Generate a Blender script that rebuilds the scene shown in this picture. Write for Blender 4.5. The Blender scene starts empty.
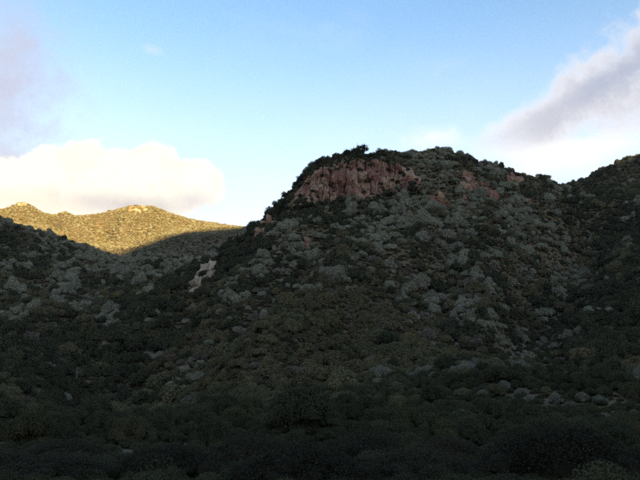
import bpy, math, random
import numpy as np
from mathutils import Vector

R = math.radians
rng = np.random.default_rng(7)
random.seed(7)
scene = bpy.context.scene
COL = scene.collection

# ------------------------------------------------------------------ camera
F = 615.0                      # focal length in pixels of a 640 px wide frame
PITCH = R(16.0)
CAM = np.array([0.0, 0.0, 2.2])
cam_d = bpy.data.cameras.new("camera")
cam_d.sensor_width = 36.0
cam_d.lens = 36.0 * F / 640.0
cam_d.clip_start = 0.1
cam_d.clip_end = 6000.0
cam = bpy.data.objects.new("camera", cam_d)
cam.location = CAM
cam.rotation_euler = (R(90) + PITCH, 0, 0)
COL.objects.link(cam)
scene.camera = cam

# ------------------------------------------------------------------ light
SUN_EL = R(4.6)
SUN_AZ = R(160.0)              # clockwise from the view direction (+Y): behind the camera, to the right
EXPOSURE = 2.4
SUN_DIR = np.array([math.sin(SUN_AZ) * math.cos(SUN_EL), math.cos(SUN_AZ) * math.cos(SUN_EL), math.sin(SUN_EL)])
sun_d = bpy.data.lights.new("sun", 'SUN')
sun_d.energy = 5.0
sun_d.angle = R(0.5)
sun_d.color = (1.0, 0.70, 0.29)
sun = bpy.data.objects.new("sun", sun_d)
sun.rotation_euler = Vector(SUN_DIR).to_track_quat('Z', 'Y').to_euler()
sun.location = (200, -300, 400)
COL.objects.link(sun)

scene.view_settings.view_transform = 'Standard'
scene.view_settings.look = 'None'
scene.view_settings.gamma = 1.0
scene.view_settings.use_curve_mapping = False
scene.view_settings.exposure = EXPOSURE
scene.render.engine = 'CYCLES'
scene.cycles.max_bounces = 6
scene.cycles.diffuse_bounces = 4
scene.cycles.use_denoising = False
scene.cycles.filter_width = 1.9


class Nodes:
    """tiny helper to write node graphs as expressions"""
    def __init__(self, tree):
        self.t = tree

    def new(self, kind, **kw):
        n = self.t.nodes.new(kind)
        for k, v in kw.items():
            setattr(n, k, v)
        return n

    def put(self, sock, v):
        if isinstance(v, bpy.types.NodeSocket):
            self.t.links.new(v, sock)
        else:
            sock.default_value = v

    def m(self, op, a, b=0.0, c=0.0, clamp=False):
        n = self.new('ShaderNodeMath', operation=op, use_clamp=clamp)
        self.put(n.inputs[0], a)
        self.put(n.inputs[1], b)
        self.put(n.inputs[2], c)
        return n.outputs[0]

    def step(self, v, lo, hi):
        n = self.new('ShaderNodeMapRange', interpolation_type='SMOOTHSTEP')
        self.put(n.inputs[0], v)
        self.put(n.inputs[1], lo)
        self.put(n.inputs[2], hi)
        return n.outputs[0]

    def noise(self, vec, scale, detail=4.0, rough=0.55, dist=0.0, lac=2.0):
        n = self.new('ShaderNodeTexNoise')
        self.put(n.inputs['Vector'], vec)
        n.inputs['Scale'].default_value = scale
        n.inputs['Detail'].default_value = detail
        n.inputs['Roughness'].default_value = rough
        n.inputs['Lacunarity'].default_value = lac
        n.inputs['Distortion'].default_value = dist
        return n.outputs[0]

    def xyz(self, x, y, z):
        n = self.new('ShaderNodeCombineXYZ')
        for s, v in zip(n.inputs, (x, y, z)):
            self.put(s, v)
        return n.outputs[0]

    def mix(self, f, a, b, mode='MIX'):
        n = self.new('ShaderNodeMix', data_type='RGBA', blend_type=mode)
        self.put(n.inputs[0], f)
        self.put(n.inputs[6], a if isinstance(a, bpy.types.NodeSocket) else (*a, 1.0))
        self.put(n.inputs[7], b if isinstance(b, bpy.types.NodeSocket) else (*b, 1.0))
        return n.outputs[2]


# ------------------------------------------------------------------ sky
def build_world():
    w = bpy.data.worlds.new("World")
    scene.world = w
    w.use_nodes = True
    t = w.node_tree
    t.nodes.clear()
    g = Nodes(t)
    sky = g.new('ShaderNodeTexSky', sky_type='NISHITA')
    sky.sun_disc = False
    sky.sun_elevation = SUN_EL
    sky.sun_rotation = SUN_AZ
    sky.altitude = 100.0
    sky.air_density = 1.0
    sky.dust_density = SKY_DUST
    sky.ozone_density = 1.0
    tc = g.new('ShaderNodeTexCoord')
    d = tc.outputs['Generated']
    sep = g.new('ShaderNodeSeparateXYZ')
    g.put(sep.inputs[0], d)
    x, y, z = sep.outputs
    az = g.m('MULTIPLY', g.m('ARCTAN2', x, y), 57.2958)         # degrees clockwise from +Y
    el = g.m('MULTIPLY', g.m('ARCSINE', z), 57.2958)
    # billow noise shared by all clouds, sampled on the sphere of directions
    n1 = g.noise(d, 5.0, 7.0, 0.58)
    n2 = g.noise(d, 17.0, 6.0, 0.6)
    n4 = g.noise(d, 42.0, 5.0, 0.6)
    wob = g.m('ADD', g.m('MULTIPLY', g.m('SUBTRACT', n1, 0.5), 0.9), g.m('MULTIPLY', g.m('SUBTRACT', n2, 0.5), 0.9))
    wob = g.m('ADD', wob, g.m('MULTIPLY', g.m('SUBTRACT', n4, 0.5), 0.5))

    def blob(caz, cel, raz, rel, tilt=0.0, soft=0.5, warp=1.0, edge=0.0):
        """soft elliptical cloud body: centre and radii in degrees"""
        c, s = math.cos(R(tilt)), math.sin(R(tilt))
        da = g.m('SUBTRACT', az, caz)
        de = g.m('SUBTRACT', el, cel)
        u = g.m('ADD', g.m('MULTIPLY', da, c / raz), g.m('MULTIPLY', de, s / raz))
        v = g.m('ADD', g.m('MULTIPLY', da, -s / rel), g.m('MULTIPLY', de, c / rel))
        r = g.m('SQRT', g.m('ADD', g.m('MULTIPLY', u, u), g.m('MULTIPLY', v, v)))
        r = g.m('ADD', r, g.m('MULTIPLY', wob, warp))
        return g.step(r, 1.0 + edge, 1.0 + edge - soft)

    col = sky.outputs[0]
    tint = g.new('ShaderNodeMix', data_type='RGBA', blend_type='MULTIPLY')
    tint.inputs[0].default_value = 1.0
    g.put(tint.inputs[6], col)
    tint.inputs[7].default_value = (*SKY_TINT, 1.0)
    col = tint.outputs[2]
    K = CLOUD_GAIN

    def lay(col, mask, amount, rgb):
        return g.mix(g.m('MULTIPLY', mask, amount, clamp=True), col, tuple(K * q for q in rgb))

    def P(px, py):
        v = pix_dir(px, py)
        v = v / np.linalg.norm(v)
        return math.degrees(math.atan2(v[0], v[1])), math.degrees(math.asin(v[2]))

    # pale veil that whitens the sky towards the skyline, all the way round
    veil = g.m('MULTIPLY', g.step(el, 38.0, 8.0), g.m('ADD', 0.75, g.m('MULTIPLY', n1, 0.5)))
    col = lay(col, veil, 0.74, (1.12, 1.09, 1.05))
    # scattered thin cloud over the rest of the sky
    stretch = g.new('ShaderNodeVectorMath', operation='MULTIPLY')
    g.put(stretch.inputs[0], d)
    stretch.inputs[1].default_value = (1.0, 1.0, 2.2)
    n3 = g.noise(stretch.outputs[0], 2.3, 6.0, 0.55)
    col = lay(col, g.step(n3, 0.56, 0.82), 0.40, (0.80, 0.85, 0.95))
    # thin violet-grey sheet, upper left
    a, e = P(2, 85)
    col = lay(col, blob(a, e, 8.0, 10.0, 8, 1.2, 1.4, 0.2), 0.95, (0.55, 0.58, 0.72))
    a, e = P(-20, 165)
    col = lay(col, blob(a, e, 8, 3.2, 0, 0.9, 0.9), 0.7, (0.62, 0.62, 0.72))
    a, e = P(152, 50)
    col = lay(col, blob(a, e, 1.5, 0.6, -8, 1.2, 1.3), 0.5, (0.72, 0.80, 0.95))
    # sunlit cumulus behind the far ridge
    for (px, py, ra, re, wp) in ((15, 190, 6.0, 2.7, 0.8), (60, 172, 3.6, 2.6, 0.9), (88, 166, 3.0, 2.6, 0.9), (150, 165, 3.0, 2.4, 0.9), (130, 178, 5.4, 3.0, 0.8), (190, 184, 3.8, 2.3, 0.9), (110, 192, 9.5, 3.0, 0.6)):
        a, e = P(px, py)
        cu = blob(a, e, ra, re, 0, 0.22, wp * 1.15, 0.0)
        col = lay(col, cu, 0.95, (1.10, 1.04, 0.88))
        col = lay(col, g.m('MULTIPLY', cu, g.step(g.m('ADD', n2, g.m('MULTIPLY', g.m('SUBTRACT', n4, .5), .5)), 0.48, 0.62)), 0.30, (0.76, 0.70, 0.64))
    a, e = P(130, 206)
    col = lay(col, blob(a, e, 8.5, 1.8, 0, 1.1, 1.2), 0.92, (0.62, 0.57, 0.57))
    a, e = P(195, 200)
    col = lay(col, blob(a, e, 3.6, 1.5, 0, 1.1, 1.0), 0.7, (0.70, 0.66, 0.68))
    a, e = P(30, 203)
    col = lay(col, blob(a, e, 6.0, 1.6, 0, 1.0, 0.8), 0.7, (0.96, 0.82, 0.66))
    # bright bank low on the right
    a, e = P(430, 138)
    col = lay(col, blob(a, e, 5.5, 1.7, 0, 1.2, 1.5), 0.75, (1.0, 0.99, 0.99))
    a, e = P(570, 155)
    col = lay(col, blob(a, e, 12.0, 2.5, 6, 1.2, 1.3), 0.80, (1.03, 1.0, 0.99))

    def wedge(px, py, px2, py2, tan, w0, soft, warp, grow=0.0):
        """cloud that widens from an apex towards a second point and on beyond it"""
        a0, e0 = P(px, py)
        a1, e1 = P(px2, py2)
        L = math.hypot(a1 - a0, e1 - e0)
        cx, cy = (a1 - a0) / L, (e1 - e0) / L
        da = g.m('SUBTRACT', az, a0)
        de = g.m('SUBTRACT', el, e0)
        uu = g.m('ADD', g.m('MULTIPLY', da, cx), g.m('MULTIPLY', de, cy))
        vv = g.m('ABSOLUTE', g.m('ADD', g.m('MULTIPLY', da, -cy), g.m('MULTIPLY', de, cx)))
        half = g.m('ADD', g.m('MULTIPLY', g.m('MAXIMUM', uu, 0.0), tan), w0)
        r = g.m('ADD', g.m('DIVIDE', vv, half), g.m('MULTIPLY', wob, warp))
        m1 = g.step(r, 1.0 + grow, 1.0 + grow - soft)
        m2 = g.step(g.m('ADD', uu, g.m('MULTIPLY', wob, 5.0)), -2.0, 5.0)
        return g.m('MULTIPLY', g.m('MULTIPLY', m1, m2), g.step(uu, 34.0, 20.0))

    col = lay(col, wedge(470, 152, 640, 76, 0.20, 1.4, 0.75, 1.5, 0.12), 0.78, (0.96, 0.92, 0.93))
    col = lay(col, wedge(490, 142, 640, 78, 0.20, 1.2, 1.3, 1.8, 0.2), 0.92, (0.53, 0.55, 0.64))
    col = lay(col, wedge(555, 108, 640, 64, 0.22, 0.6, 1.00, 1.30, 0.10), 0.75, (0.38, 0.43, 0.58))
    a, e = P(560, 148)
    col = lay(col, blob(a, e, 6.0, 0.9, 6, 1.0, 0.9), 0.55, (1.02, 0.98, 0.96))
    bg = g.new('ShaderNodeBackground')
    g.put(bg.inputs[0], col)
    bg.inputs[1].default_value = 0.15
    out = g.new('ShaderNodeOutputWorld')
    t.links.new(bg.outputs[0], out.inputs[0])


SKY_DUST = 1.0
SKY_TINT = (0.52, 0.66, 0.83)
CLOUD_GAIN = 1.40


def pix_dir(px, py):
    """direction through a point of the 640 x 480 frame"""
    u = (px - 320.0) / F
    v = (240.0 - py) / F
    c, s = math.cos(PITCH), math.sin(PITCH)
    return np.array([u, c - v * s, s + v * c])


build_world()


# ------------------------------------------------------------------ noise
def vnoise(x, y, seed=0):
    xi = np.floor(x).astype(np.int64)
    yi = np.floor(y).astype(np.int64)
    xf = x - xi
    yf = y - yi
    def h(a, b):
        n = (a * 374761393 + b * 668265263 + seed * 1442695041) & 0x7fffffff
        n = ((n ^ (n >> 13)) * 1274126177) & 0x7fffffff
        return ((n ^ (n >> 16)) & 0xffff) / 65535.0
    u = xf * xf * (3 - 2 * xf)
    v = yf * yf * (3 - 2 * yf)
    return (h(xi, yi) * (1 - u) + h(xi + 1, yi) * u) * (1 - v) + (h(xi, yi + 1) * (1 - u) + h(xi + 1, yi + 1) * u) * v


def fbm(x, y, seed=0, octv=4):
    a, s, t = 1.0, 0.0, 0.0
    for i in range(octv):
        s = s + a * (vnoise(x, y, seed + i * 17) - 0.5)
        t += a
        a *= 0.5
        x, y = x * 2.03, y * 2.03
    return s / t


# ------------------------------------------------------------------ terrain
# (photo x, photo y, distance, hill); the distance turns each into a surveyed point of the hills
CP = [
    # crest of the main hill
    (290, 204, 345, 'm'), (300, 186, 348, 'm'), (320, 171, 350, 'm'), (345, 158, 352, 'm'), (365, 156, 354, 'm'), (400, 156, 362, 'm'),
    (435, 154, 376, 'm'), (465, 158, 388, 'm'), (500, 169, 405, 'm'), (540, 180, 430, 'm'), (578, 185, 460, 'm'),
    # left shoulder of the main hill
    (264, 234, 335, 'm'), (247, 243, 328, 'm'), (216, 266, 308, 'm'), (190, 291, 288, 'm'), (160, 315, 258, 'm'), (120, 343, 222, 'm'), (85, 372, 180, 'm'),
    # foot of the cliff and the face below it
    (296, 206, 338, 'm'), (320, 199, 337, 'm'), (345, 197, 336, 'm'), (380, 192, 340, 'm'), (415, 189, 346, 'm'),
    (270, 250, 300, 'm'), (320, 235, 292, 'm'), (370, 235, 292, 'm'), (420, 225, 312, 'm'), (460, 200, 350, 'm'), (500, 200, 360, 'm'), (540, 205, 380, 'm'),
    (230, 290, 262, 'm'), (280, 280, 250, 'm'), (330, 275, 246, 'm'), (390, 270, 252, 'm'), (440, 260, 268, 'm'), (490, 240, 310, 'm'), (530, 240, 335, 'm'), (560, 230, 370, 'm'),
    (200, 325, 220, 'm'), (260, 320, 205, 'm'), (330, 315, 198, 'm'), (400, 310, 204, 'm'), (450, 300, 220, 'm'), (490, 285, 252, 'm'), (530, 280, 285, 'm'), (555, 262, 325, 'm'),
    (170, 360, 168, 'm'), (240, 360, 150, 'm'), (320, 355, 145, 'm'), (400, 350, 150, 'm'), (460, 340, 168, 'm'), (500, 325, 200, 'm'), (530, 315, 235, 'm'),
    (150, 395, 110, 'm'), (240, 398, 95, 'm'), (320, 395, 90, 'm'), (400, 392, 92, 'm'), (470, 380, 112, 'm'), (505, 365, 140, 'm'),
    # gully between the main hill and the right hill
    (592, 222, 400, 'r'), (578, 265, 335, 'r'), (556, 305, 262, 'r'), (536, 345, 190, 'r'), (520, 380, 125, 'r'),
    # right hill
    (600, 173, 545, 'r'), (612, 166, 560, 'r'), (625, 161, 570, 'r'), (640, 159, 575, 'r'), (675, 155, 585, 'r'), (720, 152, 590, 'r'),
    (615, 195, 480, 'r'), (640, 190, 470, 'r'), (680, 180, 450, 'r'), (625, 240, 375, 'r'), (660, 220, 360, 'r'), (720, 180, 350, 'r'),
    (600, 290, 275, 'r'), (640, 280, 262, 'r'), (700, 240, 250, 'r'), (590, 345, 182, 'r'), (640, 335, 172, 'r'), (700, 310, 160, 'r'), (780, 230, 200, 'r'),
    (570, 390, 108, 'r'), (640, 388, 98, 'r'), (720, 370, 90, 'r'),
    # left hill
    (-80, 205, 430, 'l'), (-30, 214, 450, 'l'), (0, 223, 465, 'l'), (40, 232, 490, 'l'), (80, 247, 525, 'l'), (104, 258, 555, 'l'),
    (50, 262, 440, 'l'), (90, 280, 450, 'l'), (0, 258, 405, 'l'), (-60, 250, 370, 'l'), (0, 288, 350, 'l'), (50, 303, 330, 'l'), (100, 306, 370, 'l'), (130, 302, 400, 'l'),
    (-60, 300, 280, 'l'), (0, 325, 262, 'l'), (45, 330, 255, 'l'), (85, 340, 260, 'l'), (-60, 350, 190, 'l'), (0, 362, 190, 'l'), (50, 366, 190, 'l'),
    (-60, 395, 105, 'l'), (0, 395, 110, 'l'), (70, 395, 118, 'l'),
    # spur between the two, behind the main hill
    (125, 258, 565, 'b'), (150, 249, 585, 'b'), (180, 240, 605, 'b'), (210, 234, 625, 'b'), (240, 231, 640, 'b'),
    (150, 275, 510, 'b'), (190, 262, 540, 'b'), (225, 255, 570, 'b'), (170, 290, 470, 'b'), (300, 240, 640, 'b'), (400, 240, 680, 'b'),
    # far ridge
    (-140, 200, 800, 'f'), (-60, 209, 790, 'f'), (0, 210, 780, 'f'), (14, 206, 778, 'f'), (22, 203, 777, 'f'), (34, 207, 778, 'f'), (50, 215, 780, 'f'), (75, 217, 785, 'f'), (100, 216, 790, 'f'), (120, 210, 790, 'f'), (135, 206, 788, 'f'),
    (155, 207, 788, 'f'), (170, 214, 790, 'f'), (190, 220, 790, 'f'), (222, 228, 795, 'f'), (260, 236, 800, 'f'), (330, 245, 800, 'f'),
    (40, 225, 690, 'f'), (90, 236, 680, 'f'), (110, 246, 630, 'f'), (140, 228, 700, 'f'), (170, 226, 720, 'f'), (0, 226, 700, 'f'), (-60, 222, 690, 'f'),
]
REG_NAMES = {'m': 'main_hill', 'r': 'right_hill', 'l': 'left_hill', 'b': 'back_spur', 'f': 'far_ridge', 'v': 'valley_ground'}
pts, zz, reg = [], [], []
for (px, py, Y, k) in CP:
    dv = pix_dir(px, py)
    q = CAM + dv * (Y / dv[1])
    pts.append(q[:2]); zz.append(q[2]); reg.append(k)
# floor of the valley and the hidden far sides of the hills
for (X, Y, Z, k) in [
    (-150, 45, 3, 'v'), (-90, 40, 1.5, 'v'), (-40, 40, 1.0, 'v'), (0, 40, 1.0, 'v'), (40, 40, 1.0, 'v'), (90, 40, 1.6, 'v'), (150, 45, 6, 'v'),
    (-150, 0, 1, 'v'), (-60, 5, 0, 'v'), (0, 5, 0, 'v'), (60, 5, 0, 'v'), (150, 0, 2, 'v'), (0, -25, -0.3, 'v'), (-150, -25, 0, 'v'), (150, -25, 0, 'v'), (-20, 20, .1, 'v'), (20, 20, .1, 'v'),
    (-400, 0, 20, 'v'), (400, 0, 30, 'v'), (-600, 0, 60, 'l'), (600, 0, 80, 'r'),
    (0, 430, 125, 'm'), (60, 440, 130, 'm'), (-40, 420, 110, 'm'), (110, 470, 140, 'm'), (170, 510, 150, 'm'), (40, 530, 140, 'b'),
    (-75, 420, 95, 'b'), (-110, 380, 78, 'b'), (-130, 420, 95, 'b'), (-95, 330, 66, 'b'), (-120, 470, 112, 'b'),
    (-600, 500, 190, 'l'), (-650, 800, 260, 'f'), (-600, 250, 130, 'l'), (-350, 200, 75, 'l'), (-420, 350, 130, 'l'),
    (-700, 1000, 200, 'f'), (-400, 1000, 170, 'f'), (-150, 1000, 150, 'f'), (100, 1000, 160, 'f'), (400, 1000, 190, 'r'), (700, 1000, 200, 'r'),
    (300, 720, 215, 'r'), (450, 750, 240, 'r'), (650, 600, 260, 'r'), (650, 300, 190, 'r'), (400, 300, 140, 'r'), (300, 150, 55, 'r'), (450, 120, 85, 'r'),
]:
    pts.append(np.array([X, Y])); zz.append(Z); reg.append(k)
pts = np.array(pts, float); zz = np.array(zz, float)


def rbf_fit(p, v, lam=2.0):
    n = len(p)
    d = np.sqrt(((p[:, None] - p[None]) ** 2).sum(-1) + 9.0)
    A = np.zeros((n + 3, n + 3))
    A[:n, :n] = d - lam * np.eye(n)
    A[:n, n] = 1; A[:n, n + 1:] = p
    A[n, :n] = 1; A[n + 1:, :n] = p.T
    return np.linalg.solve(A, np.concatenate([v, np.zeros(3)]))


def rbf_eval(p, w, q):
    out = np.empty(len(q))
    n = len(p)
    for i in range(0, len(q), 20000):
        c = q[i:i + 20000]
        d = np.sqrt(((c[:, None] - p[None]) ** 2).sum(-1) + 9.0)
        out[i:i + 20000] = d @ w[:n] + w[n] + c @ w[n + 1:]
    return out


W = rbf_fit(pts, zz)
GX0, GX1, GY0, GY1, GS = -700.0, 700.0, -28.0, 1004.0, 4.0
gx = np.arange(GX0, GX1 + .1, GS); gy = np.arange(GY0, GY1 + .1, GS)
NX, NY = len(gx), len(gy)
mx, my = np.meshgrid(gx, gy)
HZ = rbf_eval(pts, W, np.column_stack([mx.ravel(), my.ravel()])).reshape(NY, NX)
relief = np.clip((HZ - 1.0) / 25.0, 0.05, 1.0)
ridged = 0.5 - np.abs(fbm(mx / 46 + 3, my / 70, 5, 3)) * 3.0
HZ = HZ + relief * (fbm(mx / 38, my / 38, 1, 3) * 7.0 + ridged * 2.2 - 0.5)


def hold_survey():
    """take the relief back out where the hills were surveyed, so that the skyline stays where it is"""
    fx = (pts[:, 0] - GX0) / GS; fy = (pts[:, 1] - GY0) / GS
    k = (fx > 1) & (fx < NX - 2) & (fy > 1) & (fy < NY - 2)
    P = pts[k]
    ix = np.round(fx[k]).astype(int); iy = np.round(fy[k]).astype(int)
    e = zz[k] - HZ[iy, ix]
    S = 20.0
    G = np.exp(-((P[:, None] - P[None]) ** 2).sum(-1) / S ** 2) + 0.05 * np.eye(len(P))
    w = np.linalg.solve(G, e)
    for (x, y), a in zip(P, w):
        i0, i1 = max(int((x - 60 - GX0) / GS), 0), min(int((x + 60 - GX0) / GS) + 2, NX)
        j0, j1 = max(int((y - 60 - GY0) / GS), 0), min(int((y + 60 - GY0) / GS) + 2, NY)
        HZ[j0:j1, i0:i1] += a * np.exp(-((mx[j0:j1, i0:i1] - x) ** 2 + (my[j0:j1, i0:i1] - y) ** 2) / S ** 2)


hold_survey()


def H(x, y):
    x = np.asarray(x, float); y = np.asarray(y, float)
    fx = np.clip((x - GX0) / GS, 0, NX - 1.001); fy = np.clip((y - GY0) / GS, 0, NY - 1.001)
    ix = fx.astype(int); iy = fy.astype(int)
    u = fx - ix; v = fy - iy
    return (HZ[iy, ix] * (1 - u) + HZ[iy, ix + 1] * u) * (1 - v) + (HZ[iy + 1, ix] * (1 - u) + HZ[iy + 1, ix + 1] * u) * v


TT = np.concatenate([np.arange(6, 120, 0.5), np.arange(120, 1000, 1.0)])


def hit(px, py):
    """where the line of sight through a photo point meets the hills"""
    dv = pix_dir(px, py); dv = dv / dv[1]
    p = CAM[None] + dv[None] * TT[:, None]
    below = p[:, 2] < H(p[:, 0], p[:, 1])
    k = np.argmax(below)
    if not below[k]:
        return None
    a, b = TT[max(k - 1, 0)], TT[k]
    for _ in range(12):
        m = (a + b) / 2
        q = CAM + dv * m
        if q[2] < H(q[0], q[1]): b = m
        else: a = m
    q = CAM + dv * b
    return np.array([q[0], q[1], float(H(q[0], q[1]))])


# folds of the hills, drawn along lines of the photograph and cut into the ground: (height, half width, line)
FOLDS = [
    (6, 12, [(58, 217), (70, 226), (88, 240)]), (-6, 10, [(98, 219), (104, 230), (108, 244)]), (6, 12, [(135, 210), (128, 222), (118, 240)]), (-6, 10, [(152, 212), (146, 224), (132, 240)]), (5, 12, [(172, 217), (162, 226), (150, 234)]), (-5, 9, [(36, 211), (44, 220), (60, 232)]), (5, 10, [(20, 206), (22, 214), (34, 226)]), (-4, 8, [(188, 222), (178, 228)]),
    (3.5, 11, [(300, 216), (265, 260), (225, 296), (185, 326)]),
    (5.5, 20, [(385, 246), (350, 282), (300, 332), (250, 388)]),
    (4.5, 12, [(505, 205), (492, 240), (480, 280), (498, 318), (470, 350)]),
    (3.5, 10, [(440, 225), (425, 250), (405, 275)]),
    (3.0, 9, [(555, 205), (543, 240), (522, 282)]),
    (5.0, 11, [(-30, 275), (10, 293), (45, 312), (82, 334)]),
    (4.0, 12, [(-20, 330), (20, 352), (50, 380)]),
    (4.0, 14, [(640, 232), (606, 285), (578, 335), (560, 375)]),
    (4.0, 12, [(60, 262), (100, 285), (140, 300)]),
    (5.0, 9, [(452, 416), (485, 397), (506, 391), (540, 402), (570, 406), (605, 405), (650, 416)]),
    (-6.0, 11, [(335, 214), (318, 250), (280, 300), (225, 342), (165, 382), (115, 412)]),
    (-9.0, 15, [(205, 292), (160, 330), (118, 362), (88, 392), (70, 410)]),
    (-10.0, 15, [(592, 212), (578, 262), (556, 304), (536, 344), (518, 380)]),
    (-5.0, 9, [(472, 212), (455, 248), (440, 285), (436, 325), (452, 368)]),
    (-4.0, 8, [(535, 215), (515, 250), (520, 300), (510, 345)]),
    (-5.0, 11, [(-20, 262), (30, 280), (75, 306), (105, 328)]),
    (-4.0, 10, [(-20, 310), (25, 332), (60, 356), (75, 385)]),
    (-4.0, 10, [(640, 270), (625, 310), (600, 352)]),
    (-3.5, 9, [(400, 280), (370, 320), (330, 370), (300, 405)]),
]


def carve():
    add = np.zeros_like(HZ)
    for h, w, line in FOLDS:
        P = [hit(*p) for p in line]
        P = [p for p in P if p is not None]
        d = np.full(HZ.shape, 1e9); along = np.zeros(HZ.shape)
        for i in range(len(P) - 1):
            a, b = P[i][:2], P[i + 1][:2]
            ab = b - a
            t = np.clip(((mx - a[0]) * ab[0] + (my - a[1]) * ab[1]) / (ab @ ab), 0, 1)
            q = np.hypot(mx - a[0] - t * ab[0], my - a[1] - t * ab[1])
            k = q < d
            d = np.where(k, q, d); along = np.where(k, (i + t) / (len(P) - 1), along)
        d = d + fbm(mx / 18, my / 18, 71, 2) * w * 0.8
        add += 1.4 * h * np.exp(-(np.maximum(d, 0) / w) ** 2) * np.clip(np.minimum(along, 1 - along) * 5 + .25, 0, 1)
    HZ[:] = HZ + add * np.clip((HZ - 1.0) / 8.0, 0.1, 1.0)


carve()


def project(p):
    """world -> photo pixels and depth"""
    d = np.asarray(p, float) - CAM
    c, s = math.cos(PITCH), math.sin(PITCH)
    depth = d[..., 1] * c + d[..., 2] * s
    up = -d[..., 1] * s + d[..., 2] * c
    return 320 + F * d[..., 0] / depth, 240 - F * up / depth, depth


def in_sight(p, lift=1.5):
    """True where nothing of the hills stands between the camera and p (array n x 3)"""
    q = p + np.array([0, 0, lift])
    ok = np.ones(len(q), bool)
    for t in np.linspace(0.05, 0.985, 70):
        s = CAM + (q - CAM) * t
        ok &= s[:, 2] > H(s[:, 0], s[:, 1]) - 0.3
    return ok


def slope_at(x, y, e=4.0):
    return np.hypot(H(x + e, y) - H(x - e, y), H(x, y + e) - H(x, y - e)) / (2 * e)


# ------------------------------------------------------------------ materials
def material(name):
    m = bpy.data.materials.new(name)
    m.use_nodes = True
    m.node_tree.nodes.clear()
    g = Nodes(m.node_tree)
    b = g.new('ShaderNodeBsdfPrincipled')
    o = g.new('ShaderNodeOutputMaterial')
    m.node_tree.links.new(b.outputs[0], o.inputs[0])
    b.inputs['Roughness'].default_value = 0.9
    b.inputs['Specular IOR Level'].default_value = 0.15
    return m, g, b


def ground_material():
    m, g, b = material('hill_soil')
    geo = g.new('ShaderNodeNewGeometry')
    p = geo.outputs['Position']
    a = g.noise(p, 0.05, 5, 0.6)
    c = g.noise(p, 0.6, 5, 0.65)
    col = g.mix(g.step(a, 0.35, 0.65), (0.070, 0.058, 0.034), (0.120, 0.085, 0.050))
    col = g.mix(g.step(c, 0.45, 0.75), col, (0.050, 0.048, 0.027))
    g.put(b.inputs['Base Color'], col)
    bump = g.new('ShaderNodeBump')
    bump.inputs['Strength'].default_value = 0.6
    bump.inputs['Distance'].default_value = 0.5
    g.put(bump.inputs['Height'], c)
    g.put(b.inputs['Normal'], bump.outputs[0])
    return m


def leaf_material(name, dark, light, dry, dry_amount=0.15):
    """foliage: differs from plant to plant and from leaf to leaf"""
    m, g, b = material(name)
    oi = g.new('ShaderNodeObjectInfo')
    at = g.new('ShaderNodeAttribute', attribute_name='leaf')
    geo = g.new('ShaderNodeNewGeometry')
    n = g.noise(geo.outputs['Position'], 0.03, 3, 0.6)
    r = oi.outputs['Random']
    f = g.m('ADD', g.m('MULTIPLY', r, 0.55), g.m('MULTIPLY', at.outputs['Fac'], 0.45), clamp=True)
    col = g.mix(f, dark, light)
    r2 = g.m('FRACT', g.m('MULTIPLY', r, 37.7))
    d = g.m('MULTIPLY', g.step(g.m('ADD', r2, g.m('MULTIPLY', g.m('SUBTRACT', n, 0.5), 0.9)), 1.0 - dry_amount - 0.15, 1.0), 0.75)
    col = g.mix(d, col, dry)
    g.put(b.inputs['Base Color'], col)
    tr = g.new('ShaderNodeBsdfTranslucent')
    g.put(tr.inputs[0], col)
    mx_ = g.new('ShaderNodeMixShader')
    mx_.inputs[0].default_value = 0.28
    out = next(k for k in m.node_tree.nodes if k.type == 'OUTPUT_MATERIAL')
    m.node_tree.links.new(b.outputs[0], mx_.inputs[1])
    m.node_tree.links.new(tr.outputs[0], mx_.inputs[2])
    m.node_tree.links.new(mx_.outputs[0], out.inputs[0])
    return m


def rock_material(name, base, pale, stain):
    m, g, b = material(name)
    oi = g.new('ShaderNodeObjectInfo')
    tc = g.new('ShaderNodeTexCoord')
    geo = g.new('ShaderNodeNewGeometry')
    p = geo.outputs['Position']
    sc = g.new('ShaderNodeVectorMath', operation='MULTIPLY')
    g.put(sc.inputs[0], p)
    sc.inputs[1].default_value = (1.0, 1.0, 0.35)
    streak = g.noise(sc.outputs[0], 0.40, 5, 0.6)
    grain = g.noise(sc.outputs[0], 0.8, 5, 0.6)
    big = g.noise(p, 0.09, 3, 0.5)
    col = g.mix(g.step(g.m('ADD', g.m('MULTIPLY', oi.outputs['Random'], 0.16), g.m('ADD', g.m('MULTIPLY', streak, 0.45), g.m('MULTIPLY', big, 0.5))), 0.46, 0.68), base, pale)
    col = g.mix(g.m('MULTIPLY', g.step(grain, 0.50, 0.66), 0.8), col, stain)
    g.put(b.inputs['Base Color'], col)
    bump = g.new('ShaderNodeBump')
    bump.inputs['Strength'].default_value = 0.9
    bump.inputs['Distance'].default_value = 0.6
    g.put(bump.inputs['Height'], g.m('ADD', grain, streak))
    g.put(b.inputs['Normal'], bump.outputs[0])
    return m


def wood_material(name, a, c):
    m, g, b = material(name)
    tc = g.new('ShaderNodeTexCoord')
    n = g.noise(tc.outputs['Object'], 3.0, 5, 0.6)
    g.put(b.inputs['Base Color'], g.mix(g.step(n, 0.35, 0.65), a, c))
    return m


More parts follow.
